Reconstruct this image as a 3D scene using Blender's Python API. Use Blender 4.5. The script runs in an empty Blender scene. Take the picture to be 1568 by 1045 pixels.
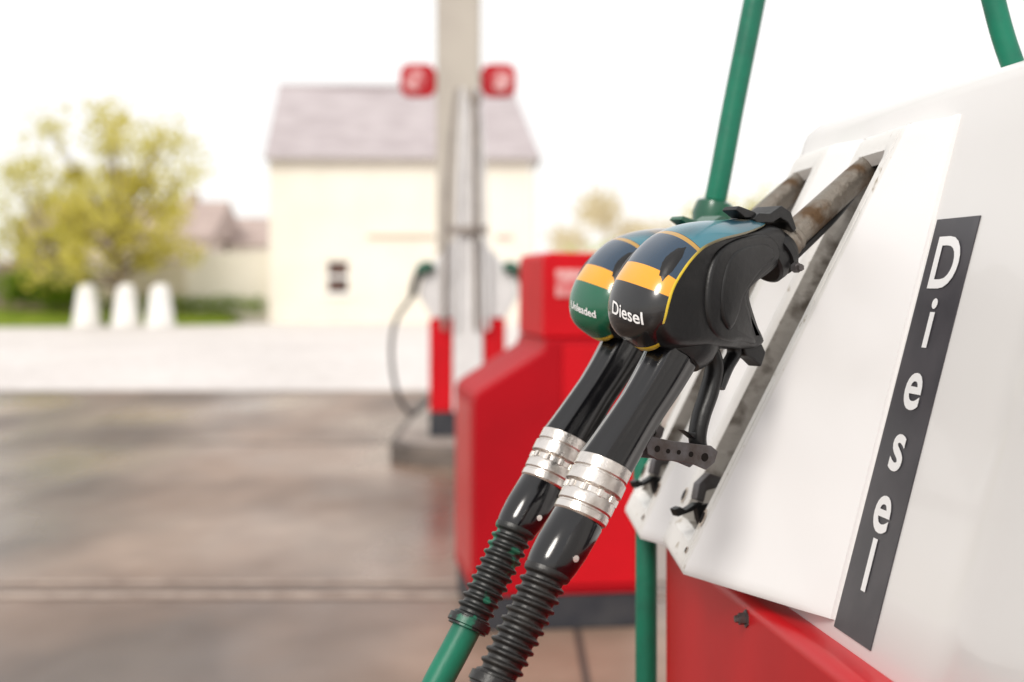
import bpy, bmesh, math, random
from mathutils import Vector, Matrix, noise
random.seed(7)
S=bpy.context.scene
S.view_settings.view_transform='Standard'; S.view_settings.look='None'; S.view_settings.exposure=0
COL=S.collection
# ---------------- materials ----------------
def nt(name):
    m=bpy.data.materials.new(name); m.use_nodes=True
    t=m.node_tree; return m,t,t.nodes['Principled BSDF']
def mat(name,c,rough=.5,metal=0,c2=None,scale=8,lo=.4,hi=.65,bump=0,bscale=60,coat=0,detail=5,r2=None,stretch=None,spec=.5):
    m,t,b=nt(name); N=t.nodes; L=t.links
    b.inputs['Base Color'].default_value=(*c,1); b.inputs['Roughness'].default_value=rough
    b.inputs['Metallic'].default_value=metal; b.inputs['Coat Weight'].default_value=coat
    b.inputs['Coat Roughness'].default_value=.06; b.inputs['Specular IOR Level'].default_value=spec
    tc=N.new('ShaderNodeTexCoord'); src=tc.outputs['Object']
    if stretch:
        mp=N.new('ShaderNodeMapping'); mp.inputs['Scale'].default_value=stretch
        L.new(src,mp.inputs[0]); src=mp.outputs[0]
    if c2:
        n=N.new('ShaderNodeTexNoise'); n.inputs['Scale'].default_value=scale; n.inputs['Detail'].default_value=detail
        L.new(src,n.inputs['Vector'])
        r=N.new('ShaderNodeValToRGB'); r.color_ramp.elements[0].position=lo; r.color_ramp.elements[1].position=hi
        r.color_ramp.elements[0].color=(*c,1); r.color_ramp.elements[1].color=(*c2,1)
        L.new(n.outputs['Fac'],r.inputs[0]); L.new(r.outputs[0],b.inputs['Base Color'])
        if r2 is not None:
            mr=N.new('ShaderNodeMapRange'); mr.inputs[1].default_value=lo; mr.inputs[2].default_value=hi
            mr.inputs[3].default_value=rough; mr.inputs[4].default_value=r2
            L.new(n.outputs['Fac'],mr.inputs[0]); L.new(mr.outputs[0],b.inputs['Roughness'])
    if bump:
        n=N.new('ShaderNodeTexNoise'); n.inputs['Scale'].default_value=bscale; n.inputs['Detail'].default_value=6
        L.new(tc.outputs['Object'],n.inputs['Vector'])
        bp=N.new('ShaderNodeBump'); bp.inputs['Strength'].default_value=bump; bp.inputs['Distance'].default_value=.01
        L.new(n.outputs['Fac'],bp.inputs['Height']); L.new(bp.outputs[0],b.inputs['Normal'])
    return m
WHITE=mat('white_paint',(.84,.83,.83),.32,c2=(.80,.79,.78),scale=4,lo=.45,hi=.8,coat=.2,bump=.02,bscale=14)
BODYW=mat('body_paint',(.75,.74,.73),.35,c2=(.70,.69,.675),scale=2.5,lo=.4,hi=.8,coat=.2,bump=.02,bscale=9)
CHIP=mat('chipped_paint',(.78,.765,.74),.4,c2=(.36,.30,.22),scale=60,lo=.63,hi=.72,bump=.08,bscale=80)
GROOVE=mat('worn_steel',(.36,.345,.32),.45,.2,c2=(.10,.085,.07),scale=34,lo=.48,hi=.66,bump=.2,bscale=90)
RED=mat('red_paint',(.56,.006,.012),.35,c2=(.48,.005,.010),scale=4,bump=.02,bscale=12,spec=.3)
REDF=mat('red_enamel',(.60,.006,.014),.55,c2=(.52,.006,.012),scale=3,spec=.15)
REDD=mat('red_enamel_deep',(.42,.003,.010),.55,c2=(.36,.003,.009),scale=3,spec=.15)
DARK=mat('dark_plinth',(.03,.032,.04),.6,c2=(.05,.05,.055),scale=9,spec=.3)
BLACK=mat('black_plastic',(.006,.006,.0065),.38,c2=(.012,.0115,.011),scale=30,lo=.5,hi=.8,bump=.05,bscale=160,r2=.48,spec=.42)
GLOSSB=mat('glossy_vinyl',(.004,.004,.005),.16,coat=.3,bump=.04,bscale=22)
RUB=mat('black_rubber',(.010,.009,.0085),.36,c2=(.026,.023,.02),scale=50,lo=.5,hi=.8,bump=.12,bscale=140,r2=.55)
RUBG=mat('rubber_with_green_wear',(.011,.012,.0115),.38,c2=(.01,.12,.07),scale=42,lo=.55,hi=.59,bump=.1,bscale=140)
HOSEG=mat('green_hose',(.006,.165,.095),.42,c2=(.010,.13,.08),scale=30,lo=.4,hi=.7,bump=.05,bscale=120,spec=.35)
SILV=mat('polished_aluminium',(.74,.70,.66),.24,1,c2=(.50,.46,.42),scale=60,lo=.45,hi=.7,bump=.08,bscale=200,r2=.4)
SPOUT=mat('worn_spout',(.25,.22,.185),.38,.65,c2=(.12,.07,.035),scale=40,lo=.45,hi=.66,bump=.3,bscale=140,r2=.6)
STEEL=mat('grey_steel',(.13,.125,.13),.42,.5,c2=(.08,.065,.06),scale=60,bump=.1,bscale=150)
STRIP=mat('strip_vinyl',(.040,.038,.045),.38,c2=(.058,.054,.062),scale=20,spec=.35)
LETW=mat('letter_white',(.84,.84,.84),.4)
RUST=mat('rust_ring',(.20,.10,.05),.8,c2=(.65,.58,.5),scale=60,lo=.35,hi=.6)
HOLE=mat('hole_dark',(.012,.010,.009),.8,spec=.1)
GREENP=mat('green_plastic',(.004,.09,.045),.3,coat=.3,c2=(.006,.07,.04),scale=20)
def labelmat(name,low,seed):
    m,t,b=nt(name); N=t.nodes; L=t.links
    uv=N.new('ShaderNodeUVMap'); uv.uv_map='UVMap'; sp=N.new('ShaderNodeSeparateXYZ'); L.new(uv.outputs[0],sp.inputs[0])
    ma=N.new('ShaderNodeMath'); ma.operation='MULTIPLY_ADD'; ma.inputs[1].default_value=-.07
    L.new(sp.outputs[0],ma.inputs[0]); L.new(sp.outputs[1],ma.inputs[2])
    r=N.new('ShaderNodeValToRGB'); r.color_ramp.interpolation='CONSTANT'
    E=r.color_ramp.elements
    E[0].position=0; E[0].color=(0,0,0,1)
    E[1].position=.40; E[1].color=(.42,.24,.05,1)
    for p,c in ((.42,(.010,.035,.070)),(.585,(.78,.34,.015)),(.67,low)):
        e=E.new(p); e.color=(*c,1)
    L.new(ma.outputs[0],r.inputs[0])
    n=N.new('ShaderNodeTexNoise'); n.inputs['Scale'].default_value=13; n.inputs['Detail'].default_value=1
    tc=N.new('ShaderNodeTexCoord'); mp=N.new('ShaderNodeMapping'); mp.inputs['Location'].default_value=(seed,.3*seed,0); L.new(tc.outputs['Object'],mp.inputs[0]); L.new(mp.outputs[0],n.inputs['Vector'])
    r2=N.new('ShaderNodeValToRGB'); E2=r2.color_ramp.elements
    E2[0].position=.38; E2[0].color=(.04,.17,.22,1); E2[1].position=.52; E2[1].color=(.015,.055,.08,1)  # teal and brown reflection painted into the label's upper part
    for p,c in ((.56,(.20,.14,.07)),(.58,(.13,.09,.06)),(.70,(.17,.12,.08))):
        e=E2.new(p); e.color=(*c,1)
    L.new(n.outputs['Fac'],r2.inputs[0])
    lt=N.new('ShaderNodeMath'); lt.operation='LESS_THAN'; lt.inputs[1].default_value=.40; L.new(ma.outputs[0],lt.inputs[0])
    mx=N.new('ShaderNodeMix'); mx.data_type='RGBA'; L.new(lt.outputs[0],mx.inputs[0]); L.new(r.outputs[0],mx.inputs[6]); L.new(r2.outputs[0],mx.inputs[7])
    a=N.new('ShaderNodeMath'); a.operation='SUBTRACT'; a.inputs[1].default_value=.5; L.new(sp.outputs[0],a.inputs[0])
    ab=N.new('ShaderNodeMath'); ab.operation='ABSOLUTE'; L.new(a.outputs[0],ab.inputs[0])
    g=N.new('ShaderNodeMath'); g.operation='GREATER_THAN'; g.inputs[1].default_value=.48; L.new(ab.outputs[0],g.inputs[0])
    g2=N.new('ShaderNodeMath'); g2.operation='GREATER_THAN'; g2.inputs[1].default_value=.975; L.new(sp.outputs[1],g2.inputs[0])
    mxm=N.new('ShaderNodeMath'); mxm.operation='MAXIMUM'; L.new(g.outputs[0],mxm.inputs[0]); L.new(g2.outputs[0],mxm.inputs[1])
    rb=N.new('ShaderNodeValToRGB'); rb.color_ramp.elements[0].position=.42; rb.color_ramp.elements[0].color=(.14,.12,.06,1); rb.color_ramp.elements[1].position=.58; rb.color_ramp.elements[1].color=(.80,.58,.03,1)
    L.new(sp.outputs[1],rb.inputs[0])
    m2=N.new('ShaderNodeMix'); m2.data_type='RGBA'; L.new(mxm.outputs[0],m2.inputs[0]); L.new(mx.outputs[2],m2.inputs[6]); L.new(rb.outputs[0],m2.inputs[7])
    L.new(m2.outputs[2],b.inputs['Base Color']); b.inputs['Roughness'].default_value=.25; b.inputs['Coat Weight'].default_value=.5
    return m
LABD=labelmat('diesel_label',(.008,.008,.009),.35); LABU=labelmat('unleaded_label',(.004,.11,.055),.8)
# ---------------- helpers ----------------
def link(o,parent=None):
    COL.objects.link(o)
    if parent: o.parent=parent
    return o
def root(name,loc=(0,0,0),rz=0):
    e=bpy.data.objects.new(name,None); e.location=loc; e.rotation_euler=(0,0,rz); e.empty_display_size=.1
    COL.objects.link(e); return e
def mesh(name,V,F,m,parent=None,smooth=True,bevel=0,seg=3,uv=None,angle=40):
    me=bpy.data.meshes.new(name); me.from_pydata([tuple(v) for v in V],[],F); me.validate()
    me.materials.append(m)
    bm=bmesh.new(); bm.from_mesh(me); bmesh.ops.recalc_face_normals(bm,faces=bm.faces); bm.to_mesh(me); bm.free()
    o=bpy.data.objects.new(name,me); link(o,parent)
    if smooth:
        for p in me.polygons: p.use_smooth=True
        if bevel==0:
            md=o.modifiers.new('es','EDGE_SPLIT'); md.split_angle=math.radians(angle)
    if bevel:
        b=o.modifiers.new('bev','BEVEL'); b.width=bevel; b.segments=seg; b.limit_method='ANGLE'; b.angle_limit=math.radians(25); b.harden_normals=True
    return o
def cat(P,n,closed=False):
    P=[Vector(p) for p in P]; out=[]; k=len(P)
    rng=range(k) if closed else range(k-1)
    for i in rng:
        if closed: a,b,c,d=P[i-1],P[i],P[(i+1)%k],P[(i+2)%k]
        else: a,b,c,d=P[max(i-1,0)],P[i],P[i+1],P[min(i+2,k-1)]
        for j in range(n):
            t=j/n
            out.append(.5*((2*b)+(c-a)*t+(2*a-5*b+4*c-d)*t*t+(3*b-a-3*c+d)*t**3))
    if not closed: out.append(P[-1])
    return out
def tube(name,P,rad,m,parent,n=24,sub=8,flute=0,nf=8,ry=1.0,cap=True,ref=(0,1,0)):
    P=cat(P,sub) if sub>1 else [Vector(p) for p in P]
    k=len(P); V=[];F=[]
    B=Vector(ref)
    for i,p in enumerate(P):
        T=(P[min(i+1,k-1)]-P[max(i-1,0)]).normalized()
        B=(B-T*B.dot(T)).normalized(); A=T.cross(B)
        r=rad(i/(k-1)) if callable(rad) else rad
        for j in range(n):
            a=2*math.pi*j/n; rr=r*(1+flute*math.cos(nf*a))
            V.append(p+A*math.cos(a)*rr+B*math.sin(a)*rr*ry)
    for i in range(k-1):
        for j in range(n):
            F.append((i*n+j,i*n+(j+1)%n,(i+1)*n+(j+1)%n,(i+1)*n+j))
    if cap: F.append(tuple(range(n))[::-1]); F.append(tuple((k-1)*n+j for j in range(n)))
    return mesh(name,V,F,m,parent,angle=50)
def lathe(name,A,B,prof,m,parent,n=48,flute=0,nf=6,ry=1.0):
    A=Vector(A);B=Vector(B);T=(B-A).normalized()
    ref=Vector((0,1,0)); ref=(ref-T*ref.dot(T))
    if ref.length<1e-3: ref=Vector((1,0,0))
    ref.normalize(); X=T.cross(ref)
    V=[];F=[]
    for d,r in prof:
        for j in range(n):
            a=2*math.pi*j/n; rr=r*(1+flute*abs(math.cos(nf*a/2)))
            V.append(A+T*d+X*math.cos(a)*rr+ref*math.sin(a)*rr*ry)
    k=len(prof)
    for i in range(k-1):
        for j in range(n): F.append((i*n+j,i*n+(j+1)%n,(i+1)*n+(j+1)%n,(i+1)*n+j))
    F.append(tuple(range(n))[::-1]); F.append(tuple((k-1)*n+j for j in range(n)))
    return mesh(name,V,F,m,parent,angle=32)
def box(name,x0,x1,y0,y1,z0,z1,m,parent=None,bevel=.01,seg=3,f=None):
    V=[(x,y,z) for z in (z0,z1) for y in (y0,y1) for x in (x0,x1)]
    if f: V=[f(*v) for v in V]
    F=[(0,1,3,2),(4,6,7,5),(0,4,5,1),(1,5,7,3),(3,7,6,2),(2,6,4,0)]
    return mesh(name,V,F,m,parent,bevel=bevel,seg=seg,smooth=bevel>0)
def prism(name,pts,y0,y1,m,parent=None,bevel=.002,seg=2):
    """outline in (x,z) extruded along y"""
    n=len(pts); V=[(p[0],y0,p[1]) for p in pts]+[(p[0],y1,p[1]) for p in pts]
    F=[tuple(range(n)),tuple(range(n,2*n))[::-1]]+[(i,(i+1)%n,n+(i+1)%n,n+i) for i in range(n)]
    return mesh(name,V,F,m,parent,bevel=bevel,seg=seg)
def textmesh(txt,size,fn,m,parent,name,bold=0,sub=0):
    c=bpy.data.curves.new(name,'FONT'); c.body=txt; c.size=size; c.align_x='CENTER'; c.offset=bold; c.resolution_u=5
    o=bpy.data.objects.new('tmp',c); COL.objects.link(o); bpy.context.view_layer.update()
    me=bpy.data.meshes.new_from_object(o.evaluated_get(bpy.context.evaluated_depsgraph_get()))
    bpy.data.objects.remove(o)
    if sub:
        bm=bmesh.new(); bm.from_mesh(me); bmesh.ops.triangulate(bm,faces=bm.faces)
        for _ in range(sub): bmesh.ops.subdivide_edges(bm,edges=[e for e in bm.edges if e.calc_length()>size*.12],cuts=1)
        bm.to_mesh(me); bm.free()
    for v in me.vertices: v.co=fn(v.co.x,v.co.y)
    me.materials.clear(); me.materials.append(m)
    ob=bpy.data.objects.new(name,me); link(ob,parent); return ob
# ---------------- fuel nozzle ----------------
OUT=[(60,74),(20,73),(-20,66),(-48,50),(-66,25),(-72,-2),(-66,-24),(-46,-37),(-10,-39),(24,-41),(48,-42),(68,-43),(79,-38),(80,-31),(67,-12),(52,10),(60,20),(80,30),(103,47),(98,72),(80,78)]
def inset_outline(O,d):
    k=len(O); R=[]
    for i in range(k):
        T=(O[(i+1)%k]-O[i-1]).normalized(); nrm=Vector((-T.y,T.x))
        R.append(O[i]+nrm*d)
    return R
def wbody(x,z):
    w=36 if x<-20 else 36-15*min(1,(x+20)/120)
    if x>20 and z<20: w-= 12*min(1,(x-20)/45)*min(1,(20-z)/40)
    return w
def pillow(name,pts,levels,wf,m,parent,n=5):
    O=cat([(p[0],p[1]) for p in pts],n,True); k=len(O); V=[];F=[]
    rings=[inset_outline(O,d) for _,d in levels]
    for (yf,_),R in zip(levels,rings):
        for p,o in zip(R,O): V.append((p.x*.001,yf*wf(o.x,o.y)*.001,p.y*.001))
    L=len(levels)
    for i in range(L-1):
        for j in range(k): F.append((i*k+j,i*k+(j+1)%k,(i+1)*k+(j+1)%k,(i+1)*k+j))
    F.append(tuple(range(k))); F.append(tuple((L-1)*k+j for j in range(k))[::-1])
    return mesh(name,V,F,m,parent,angle=60)
LV=[(-1.0,12),(-.975,8.5),(-.90,5),(-.78,2.8),(-.5,.8),(0,0),(.5,.8),(.78,2.8),(.90,5),(.975,8.5),(1.0,12)]
HP=cat([(76,81),(40,78.5),(2,75),(-22,68),(-38,58),(-54,42),(-68,22),(-74.5,0),(-71,-22),(-52,-38)],10)
HL=[0]
for a,b in zip(HP,HP[1:]): HL.append(HL[-1]+(b-a).length)
def hood(s,t,off=0):
    d=s*HL[-1]; i=0
    while i<len(HP)-2 and HL[i+1]<d: i+=1
    f=(d-HL[i])/(HL[i+1]-HL[i]); p=HP[i].lerp(HP[i+1],f)
    T=(HP[min(i+3,len(HP)-1)]-HP[max(i-2,0)]).normalized(); nrm=Vector((T.y,-T.x))
    if nrm.dot(p-Vector((0,10)))<0: nrm=-nrm
    WM=41.5
    if s<.40: W=14+(WM-14)*math.sin(s/.40*math.pi/2)**.85
    elif s<.74: W=WM
    else: W=WM*math.sqrt(max(0.05,1-((s-.74)/.28)**2))
    D=.40*W
    e=abs(t); dep=D*(.45*e**2+.55*e**3.6); yy=W*t*(1-.05*e**6)
    q=p+nrm*(1.8+off)-nrm*dep
    yo=yy+math.copysign(off*e**3,t)
    return Vector((q.x*.001,-yo*.001,q.y*.001)),W
def make_nozzle(name,loc,rz,lab,txt,tsize,tx,ribmat,hosemat,hosepts,green):
    R=root(name,loc,rz); R.scale=(1.06,.95,.96)
    pillow('body',OUT,LV,wbody,BLACK,R)
    mo=[(72,66),(30,64),(4,54),(-10,36),(-16,10),(-14,-14),(-2,-28),(16,-33),(40,-34),(64,-36),(56,-16),(40,8),(58,26),(86,46)]
    pillow('flank_moulding',mo,[(-1.07,5),(-1.055,2.5),(-1.0,.8),(-.93,0),(.93,0),(1.0,.8),(1.055,2.5),(1.07,5)],wbody,BLACK,R,4)
    mo2=[(66,58),(34,56),(14,46),(4,28),(0,6),(4,-12),(14,-22),(28,-8),(36,12),(56,32),(76,46)]
    pillow('flank_panel',mo2,[(-1.125,4),(-1.115,2),(-1.03,0),(1.03,0),(1.115,2),(1.125,4)],wbody,BLACK,R,4)
    V=[];F=[];UV=[];ns,nn=60,40
    for i in range(ns+1):
        for j in range(nn+1):
            V.append(hood(i/ns,-1+2*j/nn)[0]); UV.append((j/nn,i/ns))
    for i in range(ns):
        for j in range(nn): a=i*(nn+1)+j; F.append((a,a+1,a+nn+2,a+nn+1))
    me=bpy.data.meshes.new('label_hood'); me.from_pydata([tuple(v) for v in V],[],F); me.materials.append(lab)
    ul=me.uv_layers.new(name='UVMap')
    for lp in me.loops: ul.data[lp.index].uv=UV[lp.vertex_index]
    for p in me.polygons: p.use_smooth=True
    o=bpy.data.objects.new('label_hood',me); link(o,R)
    sd=o.modifiers.new('s','SOLIDIFY'); sd.thickness=.0022; sd.offset=0
    def tf(x,y):
        t=(x+tx)/.040; s=.840-y/(HL[-1]*.001)+.045*t
        s=max(0,min(1,s)); W=hood(s,0)[1]
        t=max(-.98,min(.98,(x+tx)/(W*.001))); return hood(s,t,1.7)[0]
    textmesh(txt,tsize,tf,LETW,R,'label_text',bold=.0002,sub=2)
    FM=GREENP if green else BLACK
    pr=[(58,82),(66,88),(80,88),(94,96),(106,90),(113,74),(109,70),(101,80),(92,84),(82,79),(62,78)]
    prism('splash_flap',[(a*.001,b*.001) for a,b in pr],-.017,.017,FM,R,.0015)
    prism('flap_hook',[(.052,.083),(.040,.090),(.044,.094),(.064,.089),(.070,.083)],-.013,.006,FM,R,.001)
    A=Vector((.084,0,.040)); D=Vector((.118,0,.079)).normalized()
    lathe('spout_collar',A,A+D,[(0,.021),(.002,.0235),(.010,.024),(.012,.0215),(.016,.0215),(.017,.0245),(.024,.0245),(.026,.021),(.030,.020),(.033,.018)],BLACK,R,40)
    lathe('clamp_screw',(.104,-.022,.036),(.104,-.034,.036),[(0,.005),(.006,.005),(.0065,.0035),(.010,.0035)],STEEL,R,6)
    S0=A+D*.030; S1=Vector((.216,0,.132))
    lathe('spout_ring',S0,S1,[(0,.0150),(.002,.0168),(.010,.0168),(.012,.0142),(.014,.0158),(.018,.0158),(.020,.014)],SPOUT,R,32)
    tube('spout',[S0,S0.lerp(S1,.5),S1,(.235,0,.143),(.250,0,.148)],lambda t:.0138-.0012*t,SPOUT,R,28,8)
    tube('sensing_tube',[S0+Vector((.004,-.006,-.016)),S0.lerp(S1,.6)+Vector((.002,-.004,-.0165)),S1+Vector((0,0,-.012))],.0035,BLACK,R,10,6)
    G0=(-.008,0,-.022); Gm=(-.038,0,-.066); G1=(-.098,0,-.141)
    tube('grip',[G0,Gm,(-.069,0,-.105),G1],lambda t:.0262-.0055*math.sin(min(1,t*1.25)*math.pi*.5)+.0035*max(0,t-.55)/.45,GLOSSB,R,80,12,.035,8,.90)
    lathe('grip_neck',(-.006,0,-.026),(-.03,0,-.06),[(0,.031),(.012,.031),(.020,.028),(.026,.0245)],BLACK,R,40)
    G1=Vector(G1); T=Vector((-.037,0,-.061)).normalized()
    k0=.93
    lathe('swivel_collar',G1-T*.004,G1+T,[(d,r*k0) for d,r in [(0,.0235),(.001,.0258),(.011,.0258),(.0125,.0245),(.0135,.0245),(.0145,.0268),(.025,.0268),(.0265,.0240),(.0275,.0232),(.0325,.0232),(.0335,.0250),(.0355,.0256),(.043,.0256),(.0445,.0243),(.0455,.0243),(.0465,.0252),(.052,.0252),(.054,.0235)]],SILV,R,60)
    for k in range(10):
        a=2*math.pi*k/10; rf=Vector((0,1,0)); X=T.cross(rf); c=G1+T*.0265+(X*math.cos(a)+rf*math.sin(a))*.0234*k0
        lathe('collar_notch_%d'%k,c-T*.003,c+T,[(0,.0026),(.006,.0026)],SILV,R,8)
    C1=G1+T*.049; T2=Vector((-.034,0,-.0455)).normalized()
    lathe('hose_sleeve',C1,C1+T2,[(0,.0208),(.003,.0222),(.030,.0222),(.045,.0210),(.052,.0198),(.056,.018)],GLOSSB,R,48)
    lathe('sleeve_button',C1+T2*.038+Vector((.003,-.0200,0)),C1+T2*.038+Vector((.003,-.0225,0)),[(0,.0035),(.002,.003)],SILV,R,12)
    H0=C1+T2*.052; P=[H0]+[Vector(p) for p in hosepts]
    PP=cat(P,60); dist=[0]
    for a,b in zip(PP,PP[1:]): dist.append(dist[-1]+(b-a).length)
    RL=.108
    pts=[];rads=[]
    step=.0009; d=0
    def at(d):
        for q in range(len(dist)-1):
            if dist[q+1]>=d: 
                f=(d-dist[q])/(dist[q+1]-dist[q]); return PP[q].lerp(PP[q+1],f)
        return PP[-1]
    while d<RL:
        ph=(d/.0092)%1
        rib=.0034*math.exp(-((ph-.5)/.24)**4)
        tp=1-.08*d/RL
        r=.0160*tp+rib
        if d>RL-.010: r=.0208 if d<RL-.002 else .0188
        if d<.004: r=.0198
        pts.append(at(d)); rads.append(r); d+=step
    K=len(pts)-1
    tube('ribbed_bend_sleeve',pts,lambda t:rads[min(K,int(round(t*K)))],ribmat,R,40,1)
    hp=[at(RL-.004+ (dist[-1]-RL)*q/40) for q in range(41)]
    tube('fuel_hose',hp,.0138,hosemat,R,24,2)
    tube('trigger_lever',[(.018,0,-.036),(.026,0,-.056),(.020,0,-.080),(.010,0,-.104),(.006,0,-.122),(.009,0,-.134),(.018,0,-.142)],lambda t:.0076-.0024*abs(t-.35),BLACK,R,14,8,ry=1.4)
    tube('lever_return',[(.048,0,-.036),(.050,0,-.046),(.040,0,-.060),(.030,0,-.078)],.0048,BLACK,R,12,8,ry=1.8)
    prism('lever_latch',[(-.014,-.114),(-.002,-.119),(.006,-.112),(.009,-.126),(-.002,-.123)],-.005,.005,BLACK,R,.001)
    prism('hand_guard_tab',[(.052,-.036),(.076,-.036),(.082,-.046),(.076,-.060),(.066,-.052),(.056,-.048)],-.009,.009,BLACK,R,.002)
    br=[(-.062,-.122),(-.058,-.116),(-.030,-.123),(.012,-.130),(.020,-.136),(.016,-.146),(.006,-.152),(-.008,-.146),(-.022,-.142),(-.050,-.138),(-.060,-.132)]
    prism('guard_bracket',br,-.012,-.0095,STEEL,R,.0008); prism('guard_bracket_far',br,.0095,.012,STEEL,R,.0008)
    prism('guard_web',[(-.060,-.120),(-.030,-.126),(.012,-.133),(.010,-.137),(-.030,-.130),(-.058,-.126)],-.0095,.0095,STEEL,R,.0005)
    for q,(hx,hz,hr) in enumerate(((-.050,-.128,.003),(-.038,-.131,.0022),(-.026,-.133,.0022),(-.012,-.136,.0026),(.004,-.140,.004))):
        lathe('bracket_hole_%d'%q,(hx,-.0118,hz),(hx,-.0126,hz),[(0,hr),(.0006,hr)],HOLE,R,14)
    return R
PSI=math.radians(37)
Nd=make_nozzle('fuel_nozzle',(.161,1.270,1.2275),PSI,LABD,'Diesel',.0158,.003,RUB,RUB,[(-.176,0,-.262),(-.213,0,-.322),(-.250,0,-.39),(-.30,0,-.52),(-.31,0,-.68),(-.24,0,-.86),(-.08,0,-.95),(.10,0,-.90),(.20,0,-.80)],False)
Nu=make_nozzle('fuel_nozzle.001',(.135,1.470,1.2275),PSI,LABU,'Unleaded',.0105,.000,RUBG,HOSEG,[(-.176,0,-.262),(-.213,0,-.322),(-.255,0,-.39),(-.315,0,-.52),(-.33,0,-.68),(-.26,0,-.86),(-.08,0,-.95),(.10,0,-.90),(.20,0,-.80)],True)
# ---------------- near fuel pump ----------------
PUMP=root('fuel_pump')
CH=1.25
def FX(Y,dz): return .521-.13*Y+.251*dz
nO=Vector((-.96,-.125,.24)).normalized()
def flare(Y): 
    d=max(0,1.045-Y); return .30*d*d/(d+.03)
prof=[(.50,-.319),(.010,-.319),(.003,-.317),(0,-.312),(0,-.25),(0,-.15),(0,-.05),(0,.05),(0,.12),(0,.165),(.002,.174),(.008,.181),(.018,.185),(.06,.190),(.50,.205)]
Ys=[.60,.70,.80,.86,.90,.94,.97,1.0,1.02,1.04,1.06,1.1,1.2,1.3,1.4,1.5,1.6,1.66,1.685,1.695,1.70]
V=[];F=[]
for i,Y in enumerate(Ys):
    for (xo,dz) in prof:
        k=max(0,(Y-1.2)/.5); yy=Y+k*.13*max(0,(.145-dz))/.45
        rnd={1.685:.003,1.695:.010,1.70:.022}.get(Y,0)
        V.append((FX(yy,dz)+xo+rnd-(flare(Y) if xo<.05 else 0),yy,CH+dz-rnd*.6*(dz>.15)))
n=len(prof)
for i in range(len(Ys)-1):
    for j in range(n-1): F.append((i*n+j,(i+1)*n+j,(i+1)*n+j+1,i*n+j+1))
F.append(tuple(range(n))); F.append(tuple((len(Ys)-1)*n+j for j in range(n))[::-1])
mesh('pump_head',V,F,BODYW,PUMP,angle=50)
def onface(Y,dz,off): return Vector((FX(Y,dz),Y,CH+dz))+nO*off
V=[onface(1.163,-.303,.0012),onface(1.246,-.303,.0012),onface(1.243,.053,.0012),onface(1.161,.053,.0012)]
V+= [v-nO*.0010 for v in V]
mesh('name_strip',V,[(0,1,2,3),(0,4,5,1),(1,5,6,2),(2,6,7,3),(3,7,4,0)],STRIP,PUMP,smooth=False)
for i,(ch,bz) in enumerate((('D',-.006),('i',-.056),('e',-.108),('s',-.160),('e',-.212),('l',-.262))):
    textmesh(ch,.063,lambda x,y,bz=bz:onface(1.2035-x*1.18,bz+y*.98,.0020),LETW,PUMP,'strip_letter_%d'%i,bold=.0012)
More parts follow.
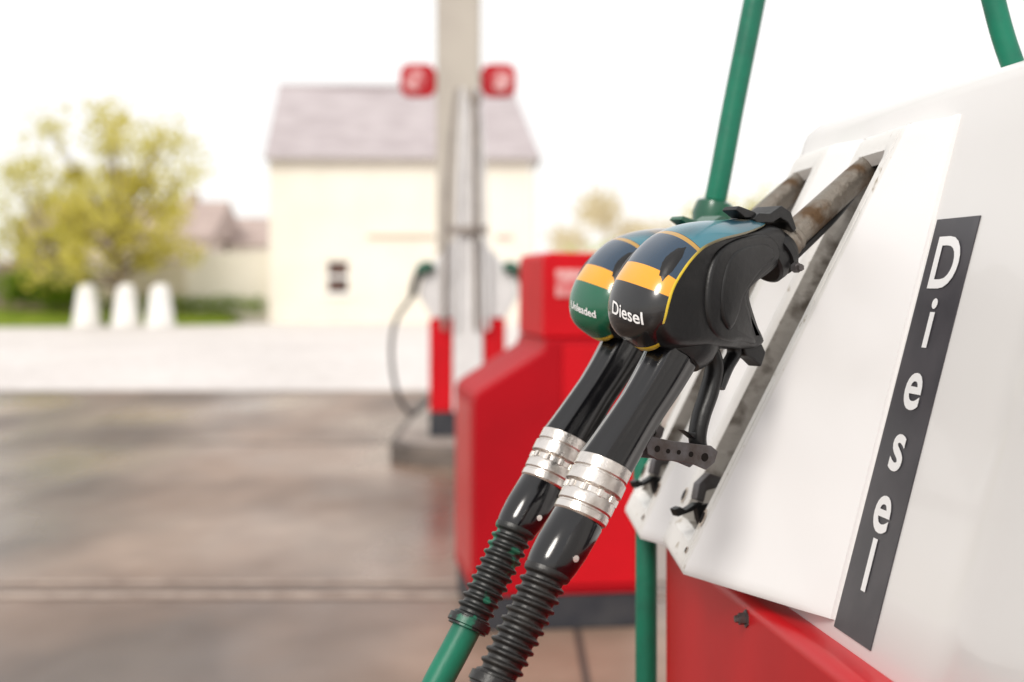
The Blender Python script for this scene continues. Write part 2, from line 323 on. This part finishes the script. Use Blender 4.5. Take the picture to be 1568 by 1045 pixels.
def make_boot(sh,name):
    sh=Vector(sh)
    Rt=Vector((.3615,1.30,.145));Rb=Vector((.172,1.449,-.298));Lt=Vector((.3553,1.449,.145));Lb=Vector((.166,1.60,-.290))
    Rit=Vector((.3955,1.25,.146));Rib=Vector((.283,1.25,-.298));Lit=Vector((.372,1.50,.145));Lib=Vector((.235,1.64,-.292))
    up=sh+Vector((0,0,CH))
    def bi(p,q): return (Rb.lerp(Lb,p)).lerp(Rt.lerp(Lt,p),q)
    nin=Vector((.90,.02,-.40)).normalized()
    ps=[(.035,0),(.060,0),(.065,.0012),(.075,.0012),(.08,0),(.17,0),(.205,.004),(.22,.018),(.24,.046),(.76,.046),(.78,.018),(.795,.004),(.83,0),(.92,0),(.96,.0006),(.985,.003),(1,.007)]
    qs=[0,.004,.012,.03,.06,.08,.10,.2,.3,.4,.5,.6,.7,.8,.84,.85,.925,.935,.95,.97,.988,1]
    def row(q):
        A=Rb.lerp(Rt,q); B=Rib.lerp(Rit,q)+nO*.0035; B0=Rib.lerp(Rit,q)-nO*.004
        fl=(B-A).normalized(); e1=(Lb-Rb).normalized()
        rr=.006
        P=[B0,B-fl*.0002,B-fl*.0016]
        P+=[A.lerp(B,f) for f in (.8,.6,.4,.2)]
        P+=[A+fl*rr, A+fl*rr*.45+e1*rr*.08, A+fl*rr*.14+e1*rr*.25, A+e1*rr*.6-fl*0]
        nf=len(P)
        for p,d in ps:
            if q<.08 or q>.94: dd=d if d<.002 or p>.9 else 0
            elif q in(.08,.935): dd=min(d,.010)
            elif .84<q<.93: dd=d*1.8
            else: dd=d
            P.append(bi(p,q)+nin*dd)
        return P,nf
    V=[];F=[];mi=[]
    for q in qs:
        P,nf=row(q)
        ez=.003*(1-min(1,min(q,1-q)/.012))**2
        V+=[p+up+nin*ez*(1 if k>2 else 0) for k,p in enumerate(P)]
    n=nf+len(ps)
    for i in range(len(qs)-1):
        for j in range(n-1):
            F.append((i*n+j,i*n+j+1,(i+1)*n+j+1,(i+1)*n+j))
            jj=j-nf
            g=(6<=jj<=10) and (.08<=qs[i]<.935)
            mi.append((2 if qs[i]>=.85 and 7<=jj<=9 else 1) if g else (0 if j<nf-3 else 3))
    me=bpy.data.meshes.new(name); me.from_pydata([tuple(v) for v in V],[],F)
    for m in (WHITE,GROOVE,HOLE,CHIP): me.materials.append(m)
    for p,k in zip(me.polygons,mi): p.material_index=k; p.use_smooth=True
    o=bpy.data.objects.new(name,me); link(o,PUMP); md=o.modifiers.new('es','EDGE_SPLIT'); md.split_angle=math.radians(38)
    V=[p+up for p in (Lb+nin*.007,Lt+nin*.007,Lit,Lib)]; mesh(name+'_far_flank',V,[(0,1,2,3)],WHITE,PUMP,smooth=False)
    V=[p+up+nin*.003 for p in (Rt,Lt,Lit,Rit)]; mesh(name+'_top',V,[(0,1,2,3)],WHITE,PUMP,smooth=False)
    V=[p+up+nin*.003 for p in (Rb,Lb,Lib,Rib)]; mesh(name+'_bottom',V,[(0,1,2,3)],CHIP,PUMP,smooth=False)
    for k,(p,q) in enumerate(((.12,.125),(.90,.125),(.13,.045))):
        c=bi(p,q)+up; r=.0095 if k<2 else .004
        lathe(name+'_rust_ring_%d'%k,c-nin*.0004,c-nin*2,[(0,r),(.0006,r*.9)],RUST,PUMP,24)
        lathe(name+'_screw_hole_%d'%k,c-nin*.0012,c-nin*2,[(0,r*.66),(.0004,r*.66)],HOLE,PUMP,20)
    a=[bi(.40,.10),bi(.60,.10),bi(.60,.80),bi(.40,.80)]
    P=[x+up+nin*.042 for x in a]; P2=[x+up+nin*.022 for x in a]
    mesh(name+'_rail',P+P2,[(3,2,1,0),(4,5,6,7),(0,1,5,4),(1,2,6,5),(2,3,7,6),(3,0,4,7)],GROOVE,PUMP,bevel=.003)
    c=bi(.38,.13)+up
    def latch(nm,pts,y0,y1,m):
        o=prism(name+nm,pts,y0,y1,m,PUMP,.001); o.location=c; o.rotation_euler=(0,0,math.radians(30))
    latch('_latch_plate',[(.030,.030),(.012,.036),(-.002,.026),(-.006,.010),(.004,.006),(.008,.018),(.022,.020)],-.005,.005,STEEL)
    latch('_latch_hook',[(.004,.006),(-.012,-.002),(-.030,-.006),(-.034,.002),(-.026,.004),(-.020,.000),(-.006,.006)],-.006,.004,BLACK)
    latch('_latch_tail',[(-.006,.004),(-.002,-.012),(.004,-.024),(.010,-.020),(.008,-.004),(.018,.004)],-.005,.003,BLACK)
make_boot((0,0,0),'diesel_boot'); make_boot((-.026,.20,0),'unleaded_boot')
def RC(x,y,z): return (x-.13*y,y,z)
box('cabinet',.412,.98,.60,1.74,.10,.936,RED,PUMP,.013,4,RC)
box('cabinet_plinth',.43,.96,.62,1.70,0,.099,DARK,PUMP,.004,2,RC)
tube('cabinet_groove_line',[RC(.452,.62,.9345),RC(.452,1.2,.9345),RC(.452,1.72,.9345)],.006,DARK,PUMP,10,2)  # dark tube draws the groove line between head and cabinet
b=Vector((.412-.13*1.397,1.397,CH-.332))
lathe('cabinet_bolt',b,b+Vector((-1,-.13,0)),[(0,.009),(.0015,.009),(.0016,.006),(.008,.006),(.0081,.0042),(.012,.0035)],STEEL,PUMP,6)
MAST=root('hose_mast')
box('mast_post',.66,.72,1.40,1.46,1.45,2.85,WHITE,MAST,.006)
box('mast_arm',.30,.72,1.38,1.48,2.852,2.92,WHITE,MAST,.006)
box('mast_arm_far',.48,.56,1.485,1.85,2.852,2.90,WHITE,MAST,.006)
H1=root('fuel_hose')
tube('hose_run',[(.52,1.78,2.86),(.44,1.775,2.3),(.340,1.76,1.8),(.2985,1.75,1.595),(.2725,1.75,1.465),(.247,1.75,1.335),(.215,1.78,1.20),(.17,1.80,1.05),(.168,1.78,.93),(.167,1.77,.76),(.168,1.78,.3),(.2,1.80,.10)],.0135,HOSEG,H1,24,8)
lathe('hose_coupling',(.2505,1.75,1.350),(.243,1.75,1.31),[(0,.014),(.004,.022),(.02,.026),(.04,.022),(.046,.014)],GREENP,H1,32)
H2=root('fuel_hose.001')
tube('hose_run',[(.36,1.43,2.86),(.38,1.42,2.2),(.44,1.40,1.68),(.474,1.40,1.526),(.494,1.40,1.46),(.52,1.40,1.40)],.0115,HOSEG,H2,24,8)
# ---------------- ground ----------------
def ground_mat(name,c,c2,s1,rl,rh,spec=.5):
    m,t,b=nt(name);N=t.nodes;L=t.links
    b.inputs['Specular IOR Level'].default_value=spec
    tc=N.new('ShaderNodeTexCoord'); 
    def nz(scale,det,vec):
        n=N.new('ShaderNodeTexNoise'); n.inputs['Scale'].default_value=scale; n.inputs['Detail'].default_value=det; L.new(vec,n.inputs['Vector']); return n.outputs['Fac']
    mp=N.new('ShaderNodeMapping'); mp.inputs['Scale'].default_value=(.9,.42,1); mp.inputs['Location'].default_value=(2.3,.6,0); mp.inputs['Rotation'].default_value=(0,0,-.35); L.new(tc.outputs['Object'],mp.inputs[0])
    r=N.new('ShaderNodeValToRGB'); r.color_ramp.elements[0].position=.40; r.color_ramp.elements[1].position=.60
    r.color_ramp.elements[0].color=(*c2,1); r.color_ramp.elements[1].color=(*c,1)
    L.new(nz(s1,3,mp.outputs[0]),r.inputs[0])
    r3=N.new('ShaderNodeValToRGB'); r3.color_ramp.elements[0].position=.3; r3.color_ramp.elements[1].position=.7
    r3.color_ramp.elements[0].color=(.78,.76,.74,1); r3.color_ramp.elements[1].color=(1,1,1,1); L.new(nz(4,8,tc.outputs['Object']),r3.inputs[0])
    mx=N.new('ShaderNodeMix'); mx.data_type='RGBA'; mx.blend_type='MULTIPLY'; mx.inputs[0].default_value=1; L.new(r.outputs[0],mx.inputs[6]); L.new(r3.outputs[0],mx.inputs[7])
    L.new(mx.outputs[2],b.inputs['Base Color'])
    mr=N.new('ShaderNodeMapRange'); mr.inputs[1].default_value=.38; mr.inputs[2].default_value=.62; mr.inputs[3].default_value=rl; mr.inputs[4].default_value=rh; L.new(nz(.7,4,mp.outputs[0]),mr.inputs[0]); L.new(mr.outputs[0],b.inputs['Roughness'])
    bp=N.new('ShaderNodeBump'); bp.inputs['Strength'].default_value=.12; bp.inputs['Distance'].default_value=.01; L.new(nz(60,6,tc.outputs['Object']),bp.inputs['Height']); L.new(bp.outputs[0],b.inputs['Normal'])
    return m
CONC=ground_mat('shaded_forecourt_concrete',(.31,.215,.16),(.085,.048,.030),.62,.20,.50,.42)  # canopy shade put into the base colours, along with stains
ROADM=ground_mat('sunlit_road',(.80,.76,.74),(.72,.68,.66),.3,.6,.8)  # sunlit brightness beyond the canopy shade put into the colour
JOINT=mat('joint_sealant',(.07,.05,.04),.7); JL=mat('joint_edge_pale',(.42,.33,.27),.6,c2=(.26,.19,.15),scale=9)
def sheet(name,x0,x1,y0,y1,z,m,parent=None):
    return mesh(name,[(x0,y0,z),(x1,y0,z),(x1,y1,z),(x0,y1,z)],[(0,1,2,3)],m,parent,smooth=False)
sheet('ground',-900,900,-60,1500,-.004,ROADM)
FC=root('forecourt')
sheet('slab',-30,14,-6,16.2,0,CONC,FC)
for k,(y,wd,m) in enumerate(((5.58,.11,JL),(5.70,.03,JOINT),(5.85,.06,JL),(10.9,.03,JOINT),(10.95,.05,JL),(15.9,.1,JL))):
    sheet('joint_%d'%k,-30,14,y,y+wd,.004,m,FC)
sheet('joint_long',.22,.245,-6,5.57,.004,JOINT,FC)
# ---------------- red pump behind ----------------
P2=root('fuel_pump.001',(.16,5.09,0),math.radians(8))
box('plinth',-.29,.30,0,.66,0,.125,DARK,P2,.008)
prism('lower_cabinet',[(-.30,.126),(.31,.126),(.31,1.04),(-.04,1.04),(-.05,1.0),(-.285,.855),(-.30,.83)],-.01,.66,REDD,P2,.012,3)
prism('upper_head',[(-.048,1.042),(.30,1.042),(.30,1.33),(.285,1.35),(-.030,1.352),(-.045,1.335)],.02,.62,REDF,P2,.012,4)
box('front_panel',.02,.29,-.022,-.0105,.16,1.02,REDF,P2,.006)
box('head_badge',.00,.115,.012,.0195,1.19,1.29,mat('badge_pale',(.75,.40,.39),.4,c2=(.60,.08,.09),scale=25),P2,.004)
box('side_panel',-.304,-.3005,.06,.60,.18,.80,RED,P2,.002)
# ---------------- far island & pump ----------------
IS=root('pump_island')
pts=[]
for k in range(17):
    a=math.pi+math.pi*k/16; pts.append((-.37+.49*math.cos(a),10.04+.49*math.sin(a)))
pts+= [(.12,14.5),(-.86,14.5)]
n=len(pts)
KERB=mat('kerb_dark',(.09,.075,.065),.7,c2=(.17,.14,.12),scale=6); LC=mat('island_concrete',(.40,.35,.31),.7,c2=(.28,.24,.21),scale=4)
mesh('kerb',[(x,y,.001) for x,y in pts]+[(x,y,.13) for x,y in pts],[tuple(range(n,2*n))]+[(i,(i+1)%n,n+(i+1)%n,n+i) for i in range(n)],KERB,IS,bevel=.02)
mesh('island_top',[(-.37+(x+.37)*.88,10.04+(y-10.04)*.9+.02,.134) for x,y in pts],[tuple(range(n))],LC,IS,smooth=False)
CO=root('canopy_column'); COLM=mat('column_paint',(.50,.46,.40),.5,c2=(.44,.40,.35),scale=2)
box('shaft',-.64,-.27,12.0,12.3,.135,4.3,COLM,CO,.02)
box('base_plate',-.70,-.21,11.95,12.36,.1345,.16,COLM,CO,.004)
SG=root('number_sign')
SGR=mat('sign_red',(.50,.012,.022),.5,c2=(.42,.012,.02),scale=3,spec=.2)
def rplate(nm,x0,x1,z0,z1,y0,y1,r,m,par):
    P=[]
    for cx,cz,a0 in((x1-r,z1-r,0),(x0+r,z1-r,90),(x0+r,z0+r,180),(x1-r,z0+r,270)):
        for k in range(7): a=math.radians(a0+15*k); P.append((cx+r*math.cos(a),cz+r*math.sin(a)))
    return prism(nm,P,y0,y1,m,par,.004)
PALE=mat('badge_white',(.70,.40,.40),.5,c2=(.50,.06,.07),scale=12,lo=.45,hi=.6,spec=.2)
for k,(a,b) in enumerate(((-.95,-.645),(-.265,.035))):
    rplate('plate_%d'%k,a,b,2.81,3.09,12.06,12.14,.09,SGR,SG)
    c=(a+b)/2+(-.02 if k==0 else .02); rplate('badge_%d'%k,c-.09,c+.09,2.86,3.04,12.045,12.058,.085,PALE,SG)
FP=root('fuel_pump.002',(-.31,10.15,0))
LG=mat('pale_grey_panel',(.76,.75,.75),.4,c2=(.66,.65,.65),scale=6); MT=mat('mast_metal',(.33,.29,.26),.5,.2,c2=(.24,.21,.19),scale=8)
box('plinth',-.28,.25,0,.55,.135,.31,DARK,FP,.01)
box('cabinet_left',-.28,-.115,0,.5,.312,.975,REDF,FP,.012)
box('cabinet_right',.105,.26,0,.5,.312,.975,REDF,FP,.012)
prism('centre_panel',[(-.112,.312),(.102,.312),(.10,1.1),(.08,1.9),(.05,2.55),(-.06,2.55),(-.09,1.9),(-.11,1.1)],-.03,.45,LG,FP,.01)
prism('head_left',[(-.36,1.15),(-.26,.98),(-.115,.98),(-.10,1.55),(-.22,1.42),(-.33,1.30)],.02,.48,LG,FP,.012)
prism('head_right',[(.36,1.15),(.26,.98),(.105,.98),(.09,1.55),(.21,1.42),(.33,1.30)][::-1],.02,.48,LG,FP,.012)
for k,x in enumerate((-.16,-.075,.05,.125)):
    tube('mast_tube_%d'%k,[(x*1.1,-.05,.9),(x,-.06,1.6),(x*.8,-.04,2.2),(x*.5,-.02,2.62)],.018,MT if k in(0,2) else LG,FP,12,6)
box('mast_cap',.0,.09,-.08,.12,2.50,2.60,MT,FP,.02)
box('mast_clip',-.14,.14,-.085,-.04,1.58,1.64,MT,FP,.008)
for sgn,nm in((-1,'left'),(1,'right')):
    tube('nozzle_grip_'+nm,[(sgn*.30,-.01,1.36),(sgn*.37,-.02,1.27),(sgn*.40,-.02,1.14)],.028,BLACK,FP,12,5)
    tube('nozzle_hood_'+nm,[(sgn*.25,-.01,1.34),(sgn*.31,-.02,1.345),(sgn*.36,-.02,1.30)],lambda t:.03+.015*math.sin(t*3.1),GREENP,FP,12,5)
    tube('nozzle_hose_'+nm,[(sgn*.40,-.02,1.14),(sgn*.52,-.05,.95),(sgn*.545,-.06,.70),(sgn*.50,-.06,.45),(sgn*.40,-.03,.30),(sgn*.28,0,.40)],.015,RUB,FP,12,8)
tube('overhead_hose',[(.045,-.09,2.5),(.050,-.10,2.1),(.055,-.11,1.75),(.05,-.10,1.6)],.024,MT,FP,12,6)
# ---------------- house ----------------
HC=mat('cream_render',(.84,.79,.69),.85,c2=(.79,.74,.64),scale=.8,bump=.2,bscale=12)
SL=mat('slate_roof',(.48,.43,.44),.7,c2=(.39,.34,.35),scale=1.2,stretch=(1,1,4),bump=.2,bscale=8)
WF=mat('window_frame',(.8,.8,.78),.5); GL=mat('window_glass',(.12,.065,.05),.15,c2=(.07,.04,.035),scale=3,spec=.3)
HS=root('cream_house',(-7.17,42,0),math.radians(1.5))
W,D,E=7.86,6.0,5.0
def wallbox(nm,x0,x1,z0,z1): box(nm,x0,x1,0,.3,z0,z1,HC,HS,0)
wx0,wx1,wz0,wz1=1.68,2.36,.84,1.86
wallbox('front_wall_a',0,wx0,-.1,E); wallbox('front_wall_b',wx1,W,-.1,E); wallbox('front_wall_c',wx0,wx1,-.1,wz0); wallbox('front_wall_d',wx0,wx1,wz1,E)
box('side_wall_left',0,.3,.301,D,-.1,E,HC,HS,0); box('side_wall_right',W-.3,W,.301,D,-.1,E,HC,HS,0); box('back_wall',.301,W-.301,D-.3,D,-.1,E,HC,HS,0)
mesh('gable',[(0,0.05,E),(0,D,E),(0,D/2,7.3),(.3,.05,E),(.3,D,E),(.3,D/2,7.3)],[(0,1,2),(3,5,4),(0,3,4,1),(1,4,5,2),(2,5,3,0)],HC,HS,smooth=False)
rv=[(-.12,-.25,E-.08),(W+.15,-.25,E-.08),(W+.15,D+.25,E-.08),(-.12,D+.25,E-.08),(-.12,D/2,7.42),(W-.55,D/2,7.30)]
rv+=[(x,y,z-.14) for x,y,z in rv]
mesh('roof',rv,[(0,1,5,4),(1,2,5),(2,3,4,5),(6,10,11,7),(7,11,8),(8,11,10,9),(0,6,7,1),(1,7,8,2),(2,8,9,3),(0,4,10,6),(3,9,10,4)],SL,HS,smooth=False)
box('ridge_tiles',-.12,W-.55,D/2-.12,D/2+.12,7.34,7.46,SL,HS,.03)
box('eaves_gutter',-.1,W+.1,-.36,-.26,E-.2,E-.08,mat('gutter_grey',(.42,.38,.38),.5),HS,.02)
box('window_glass',wx0,wx1,.12,.14,wz0,wz1,GL,HS,0)
for k,(a,b,c,d) in enumerate(((wx0,wx0+.05,wz0,wz1),(wx1-.05,wx1,wz0,wz1),(wx0+.05,wx1-.05,wz0,wz0+.06),(wx0+.05,wx1-.05,wz1-.06,wz1),(wx0+.05,wx1-.05,1.31,1.41))):
    box('window_frame_%d'%k,a,b,.06,.117,c,d,WF,HS,0)
box('window_sill',wx0-.08,wx1+.08,-.08,.06,wz0-.09,wz0-.002,WF,HS,.01)
box('lintel_ledge',2.9,4.9,-.07,-.002,2.50,2.60,mat('ledge_stone',(.50,.42,.32),.8),HS,.01)
box('vent_plate',6.7,7.2,-.04,-.002,2.45,2.60,mat('vent_red',(.6,.4,.35),.7),HS,.01)
tube('downpipe',[(W-.12,-.06,E-.1),(W-.12,-.06,2.5),(W-.12,-.06,.1)],.05,WF,HS,10,2)
WB=root('garden_wall')
WM=mat('wall_render',(.68,.61,.48),.85,c2=(.56,.48,.36),scale=.7,bump=.2,bscale=10)
box('wall',-13.2,-9.9,42.6,42.9,0,1.75,WM,WB,0); box('coping',-13.25,-9.9,42.55,42.95,1.752,1.84,mat('coping',(.50,.44,.40),.8),WB,.01)
box('wall_high',-9.898,-7.2,42.6,42.9,0,2.1,HC,WB,0)
box('pier',-9.95,-9.75,42.5,42.598,0,1.95,WM,WB,.01)
FN=root('garden_fence'); FM=mat('fence_wood',(.24,.17,.13),.8,c2=(.17,.12,.09),scale=2)
for k in range(34):
    x=-19.5+k*.19; box('plank_%d'%k,x,x+.17,42.3,42.33,.3,1.75+.03*(k%2),FM,FN,0)
box('rail',-19.5,-13.1,42.335,42.4,1.2,1.3,FM,FN,0)
def nhouse(nm,x,y,w,d,e,h,wm,rm,rz=0,ch=True):
    R=root(nm,(x,y,0),rz)
    box('walls',0,w,0,d,-.1,e,wm,R,0)
    V=[(-.3,-.3,e+.001),(w+.3,-.3,e+.001),(w+.3,d+.3,e+.001),(-.3,d+.3,e+.001),(-.3,d/2,h),(w+.3,d/2,h)]
    mesh('roof',V,[(0,1,5,4),(2,3,4,5),(0,4,3),(1,2,5),(0,3,2,1)],rm,R,smooth=False)
    for k in range(2):
        a=w*(.18+.42*k); box('window_%d'%k,a,a+1.1,-.05,-.002,e-1.5,e-.5,GL,R,0)
        box('window_surround_%d'%k,a-.08,a+1.18,-.03,-.001,e-1.58,e-.42,WF,R,0)
    if ch: box('chimney',w*.8,w*.8+.5,d/2-.3,d/2+.3,h-.3,h+.4,rm,R,.02)
TIL=mat('hazed_clay_roof',(.48,.38,.34),.8,c2=(.40,.31,.28),scale=1.5); BW=mat('hazed_brick',(.66,.57,.50),.85,c2=(.59,.5,.44),scale=2)  # distance haze painted in as paler roof and brick colours
nhouse('brick_house',-21.5,62,8.2,7,3.1,4.9,BW,TIL,.0)
nhouse('brick_house.001',-30,58,6.5,7,3.0,4.9,BW,TIL,.1)
nhouse('brick_house.002',-13.2,66,2.6,6,2.9,4.3,HC,TIL,0,False)
BM=mat('bollard_white',(.82,.81,.79),.5,c2=(.7,.68,.64),scale=6)
for k,u in enumerate((-11.6,-10.45,-9.45)):
    R=root('bollard' if k==0 else 'bollard.%03d'%k,(u,38.8-.3*k,0))
    P=[(0,.40),(.03,.41),(.12,.40),(.16,.37),(.75,.29),(.95,.26),(1.08,.22),(1.15,.14),(1.17,.05)]
    lathe('post',(0,0,0),(0,0,1),P,BM,R,24)
GR=mat('grass',(.15,.22,.02),.9,c2=(.22,.28,.035),scale=1.5,bump=.5,bscale=20,spec=.1)
V=[];F=[];nx,ny=60,20
for j in range(ny+1):
    for i in range(nx+1):
        x=-34+26*i/nx; fy=36.5+ (max(0,x+18)*.36)
        y=fy+(49-fy)*j/ny if fy<49 else 49
        d=y-fy; z=.0045+.55*(1-math.exp(-d/3.5))+.05*noise.noise(Vector((x,y,0)))*min(1,d)
        if i==nx: z=.0045
        V.append((x,y,z))
for j in range(ny):
    for i in range(nx): a=j*(nx+1)+i; F.append((a,a+1,a+nx+2,a+nx+1))
mesh('grass_verge',V,F,GR)
# ---------------- foliage ----------------
def leafmat(nm,c,c2):
    m,t,b=nt(nm);N=t.nodes;L=t.links
    oi=N.new('ShaderNodeTexCoord'); n=N.new('ShaderNodeTexNoise'); n.inputs['Scale'].default_value=1.3; L.new(oi.outputs['Object'],n.inputs[0])
    r=N.new('ShaderNodeValToRGB'); r.color_ramp.elements[0].position=.35;r.color_ramp.elements[1].position=.65
    r.color_ramp.elements[0].color=(*c,1);r.color_ramp.elements[1].color=(*c2,1); L.new(n.outputs['Fac'],r.inputs[0])
    L.new(r.outputs[0],b.inputs['Base Color']); b.inputs['Roughness'].default_value=.6; b.inputs['Specular IOR Level'].default_value=.2
    tr=N.new('ShaderNodeBsdfTranslucent'); L.new(r.outputs[0],tr.inputs[0]); mx=N.new('ShaderNodeMixShader'); mx.inputs[0].default_value=.5
    L.new(b.outputs[0],mx.inputs[1]);L.new(tr.outputs[0],mx.inputs[2]); L.new(mx.outputs[0],N['Material Output'].inputs[0])
    return m
BARK=mat('bark',(.24,.18,.13),.9,c2=(.15,.11,.08),scale=4)
def leaves(nm,centres,count,size,m,parent):
    V=[];F=[]
    for c,r in centres:
        c=Vector(c)
        for _ in range(count):
            d=Vector((random.gauss(0,1),random.gauss(0,1),random.gauss(0,.8))); d=d.normalized()*(random.random()**.45)*r
            p=c+d; s=size*random.uniform(.6,1.4)
            a=Vector((random.gauss(0,1),random.gauss(0,1),random.gauss(0,1))).normalized(); b=a.cross(Vector((random.gauss(0,1),random.gauss(0,1),random.gauss(0,1)))).normalized()
            k=len(V); V+= [p-a*s,p-b*s*.5,p+a*s,p+b*s*.5]; F.append((k,k+1,k+2,k+3))
    me=bpy.data.meshes.new(nm); me.from_pydata([tuple(v) for v in V],[],F); me.materials.append(m)
    o=bpy.data.objects.new(nm,me); link(o,parent); return o
def tree(nm,x,y,z0,h,rad,m,nb=26,count=130,size=.1,crown0=.25):
    R=root(nm,(x,y,z0))
    tube('trunk',[(0,0,0),(.08,0,h*.15),(.0,.05,h*.3),(.1,0,h*.55)],lambda t:.16*(1-.7*t),BARK,R,10,4)
    cs=[]
    for k in range(nb):
        a=2*math.pi*(k*.381966)+random.uniform(-.3,.3); f=random.uniform(.0,1)
        zz=h*(crown0+(1-crown0)*f); rr=rad*math.sqrt(max(.05,1-((f-.42)/.66)**2))*random.uniform(.45,1.0)
        tip=Vector((math.cos(a)*rr,math.sin(a)*rr,zz)); st=Vector((.03,.02,h*(.14+.3*f)))
        mid=st.lerp(tip,.5)+Vector((0,0,-.1*rr+.15)); tube('limb_%d'%k,[st,mid,tip],lambda t:.05*(1-.8*t),BARK,R,6,4)
        cs.append((tip,random.uniform(.38,.72)*rad/2.4)); 
        if random.random()<.7: cs.append((mid+Vector((random.uniform(-.4,.4),random.uniform(-.4,.4),.2)),random.uniform(.3,.5)*rad/2.4))
    leaves('foliage',cs,count,size,m,R)
LF=leafmat('spring_leaves',(.54,.49,.06),(.74,.67,.20))
tree('tree',-11.1,39.9,.3,5.5,2.9,LF,42,95,.09,.2)
tree('tree.001',-14.6,44.5,.3,4.6,2.3,LF,26,80,.085,.25)
LG2=leafmat('hedge_leaves',(.14,.24,.012),(.27,.38,.03))
HG=root('hedge')
leaves('foliage',[((-14.4+.16*k+random.uniform(-.1,.1),41.0+random.uniform(-.3,.3),.95+random.uniform(-.2,.35)),.5) for k in range(14)],260,.07,LG2,HG)
leaves('low_foliage',[((-12.0+.3*k,42.1,.55),.32) for k in range(16)],90,.06,LG2,HG)
PL=leafmat('hazed_distant_leaves',(.70,.62,.42),(.78,.70,.50))  # leaf colours washed out to paint in distance haze
BT=root('distant_trees')
leaves('pale_crowns',[((2.4+.35*k+random.uniform(-.3,.3),74+random.uniform(-2,2),2.6+random.uniform(-.8,1.2)+1.6*math.exp(-((k-6)/4)**2)),1.0) for k in range(16)],140,.16,PL,BT)
leaves('green_crowns',[((2.6+.7*k+random.uniform(-.3,.3),60+random.uniform(-1,1),1.7+random.uniform(-.5,.5)+ .05*k),1.15) for k in range(22)],220,.13,leafmat('distant_green',(.44,.52,.06),(.58,.64,.14)),BT)
leaves('green_crowns_right',[((8.0+.5*k+random.uniform(-.3,.3),58+random.uniform(-1,1),3.6+random.uniform(-.7,.8)),1.0) for k in range(11)],160,.12,LF,BT)
leaves('left_treeline',[((-60+1.4*k,80,1.5+random.uniform(-.5,1)),1.6) for k in range(44)],100,.22,PL,BT)
# ---------------- light ----------------
w=bpy.data.worlds.new('World'); S.world=w; w.use_nodes=True; T=w.node_tree
sky=T.nodes.new('ShaderNodeTexSky'); sky.sky_type='NISHITA'; sky.sun_disc=False
EL=math.radians(38); AZ=math.radians(203)
sky.sun_elevation=EL; sky.sun_rotation=AZ; sky.dust_density=1.5; sky.air_density=1.0; sky.ozone_density=1
n=T.nodes.new('ShaderNodeTexNoise'); n.inputs['Scale'].default_value=1.6; n.inputs['Detail'].default_value=5
tc=T.nodes.new('ShaderNodeTexCoord'); mp=T.nodes.new('ShaderNodeMapping'); mp.inputs['Scale'].default_value=(1,1,3); T.links.new(tc.outputs['Generated'],mp.inputs[0]); T.links.new(mp.outputs[0],n.inputs['Vector'])
r=T.nodes.new('ShaderNodeMapRange'); r.inputs[1].default_value=.3; r.inputs[2].default_value=.7; r.inputs[3].default_value=.80; r.inputs[4].default_value=.95; T.links.new(n.outputs['Fac'],r.inputs[0])
mx=T.nodes.new('ShaderNodeMix'); mx.data_type='RGBA'; T.links.new(r.outputs[0],mx.inputs[0]); T.links.new(sky.outputs[0],mx.inputs[6]); mx.inputs[7].default_value=(7.9,7.7,7.5,1)
bg=T.nodes['Background']; bg.inputs[1].default_value=.15
T.links.new(mx.outputs[2],bg.inputs[0])
sd=Vector((math.sin(AZ)*math.cos(EL),math.cos(AZ)*math.cos(EL),math.sin(EL)))
l=bpy.data.lights.new('sun','SUN'); l.energy=2.0; l.angle=math.radians(18); l.color=(1,.95,.88)
lo=bpy.data.objects.new('sun',l); lo.rotation_euler=(-sd).to_track_quat('-Z','Y').to_euler(); COL.objects.link(lo)
# ---------------- camera ----------------
c=bpy.data.cameras.new('camera'); c.lens=50; c.sensor_width=36; c.shift_y=-.059; c.clip_end=3000; c.clip_start=.05
c.dof.use_dof=True; c.dof.focus_distance=1.26; c.dof.aperture_fstop=4.0; c.dof.aperture_blades=0
co=bpy.data.objects.new('camera',c); co.location=(0,0,CH); co.rotation_euler=(math.radians(90),0,0); COL.objects.link(co); S.camera=co
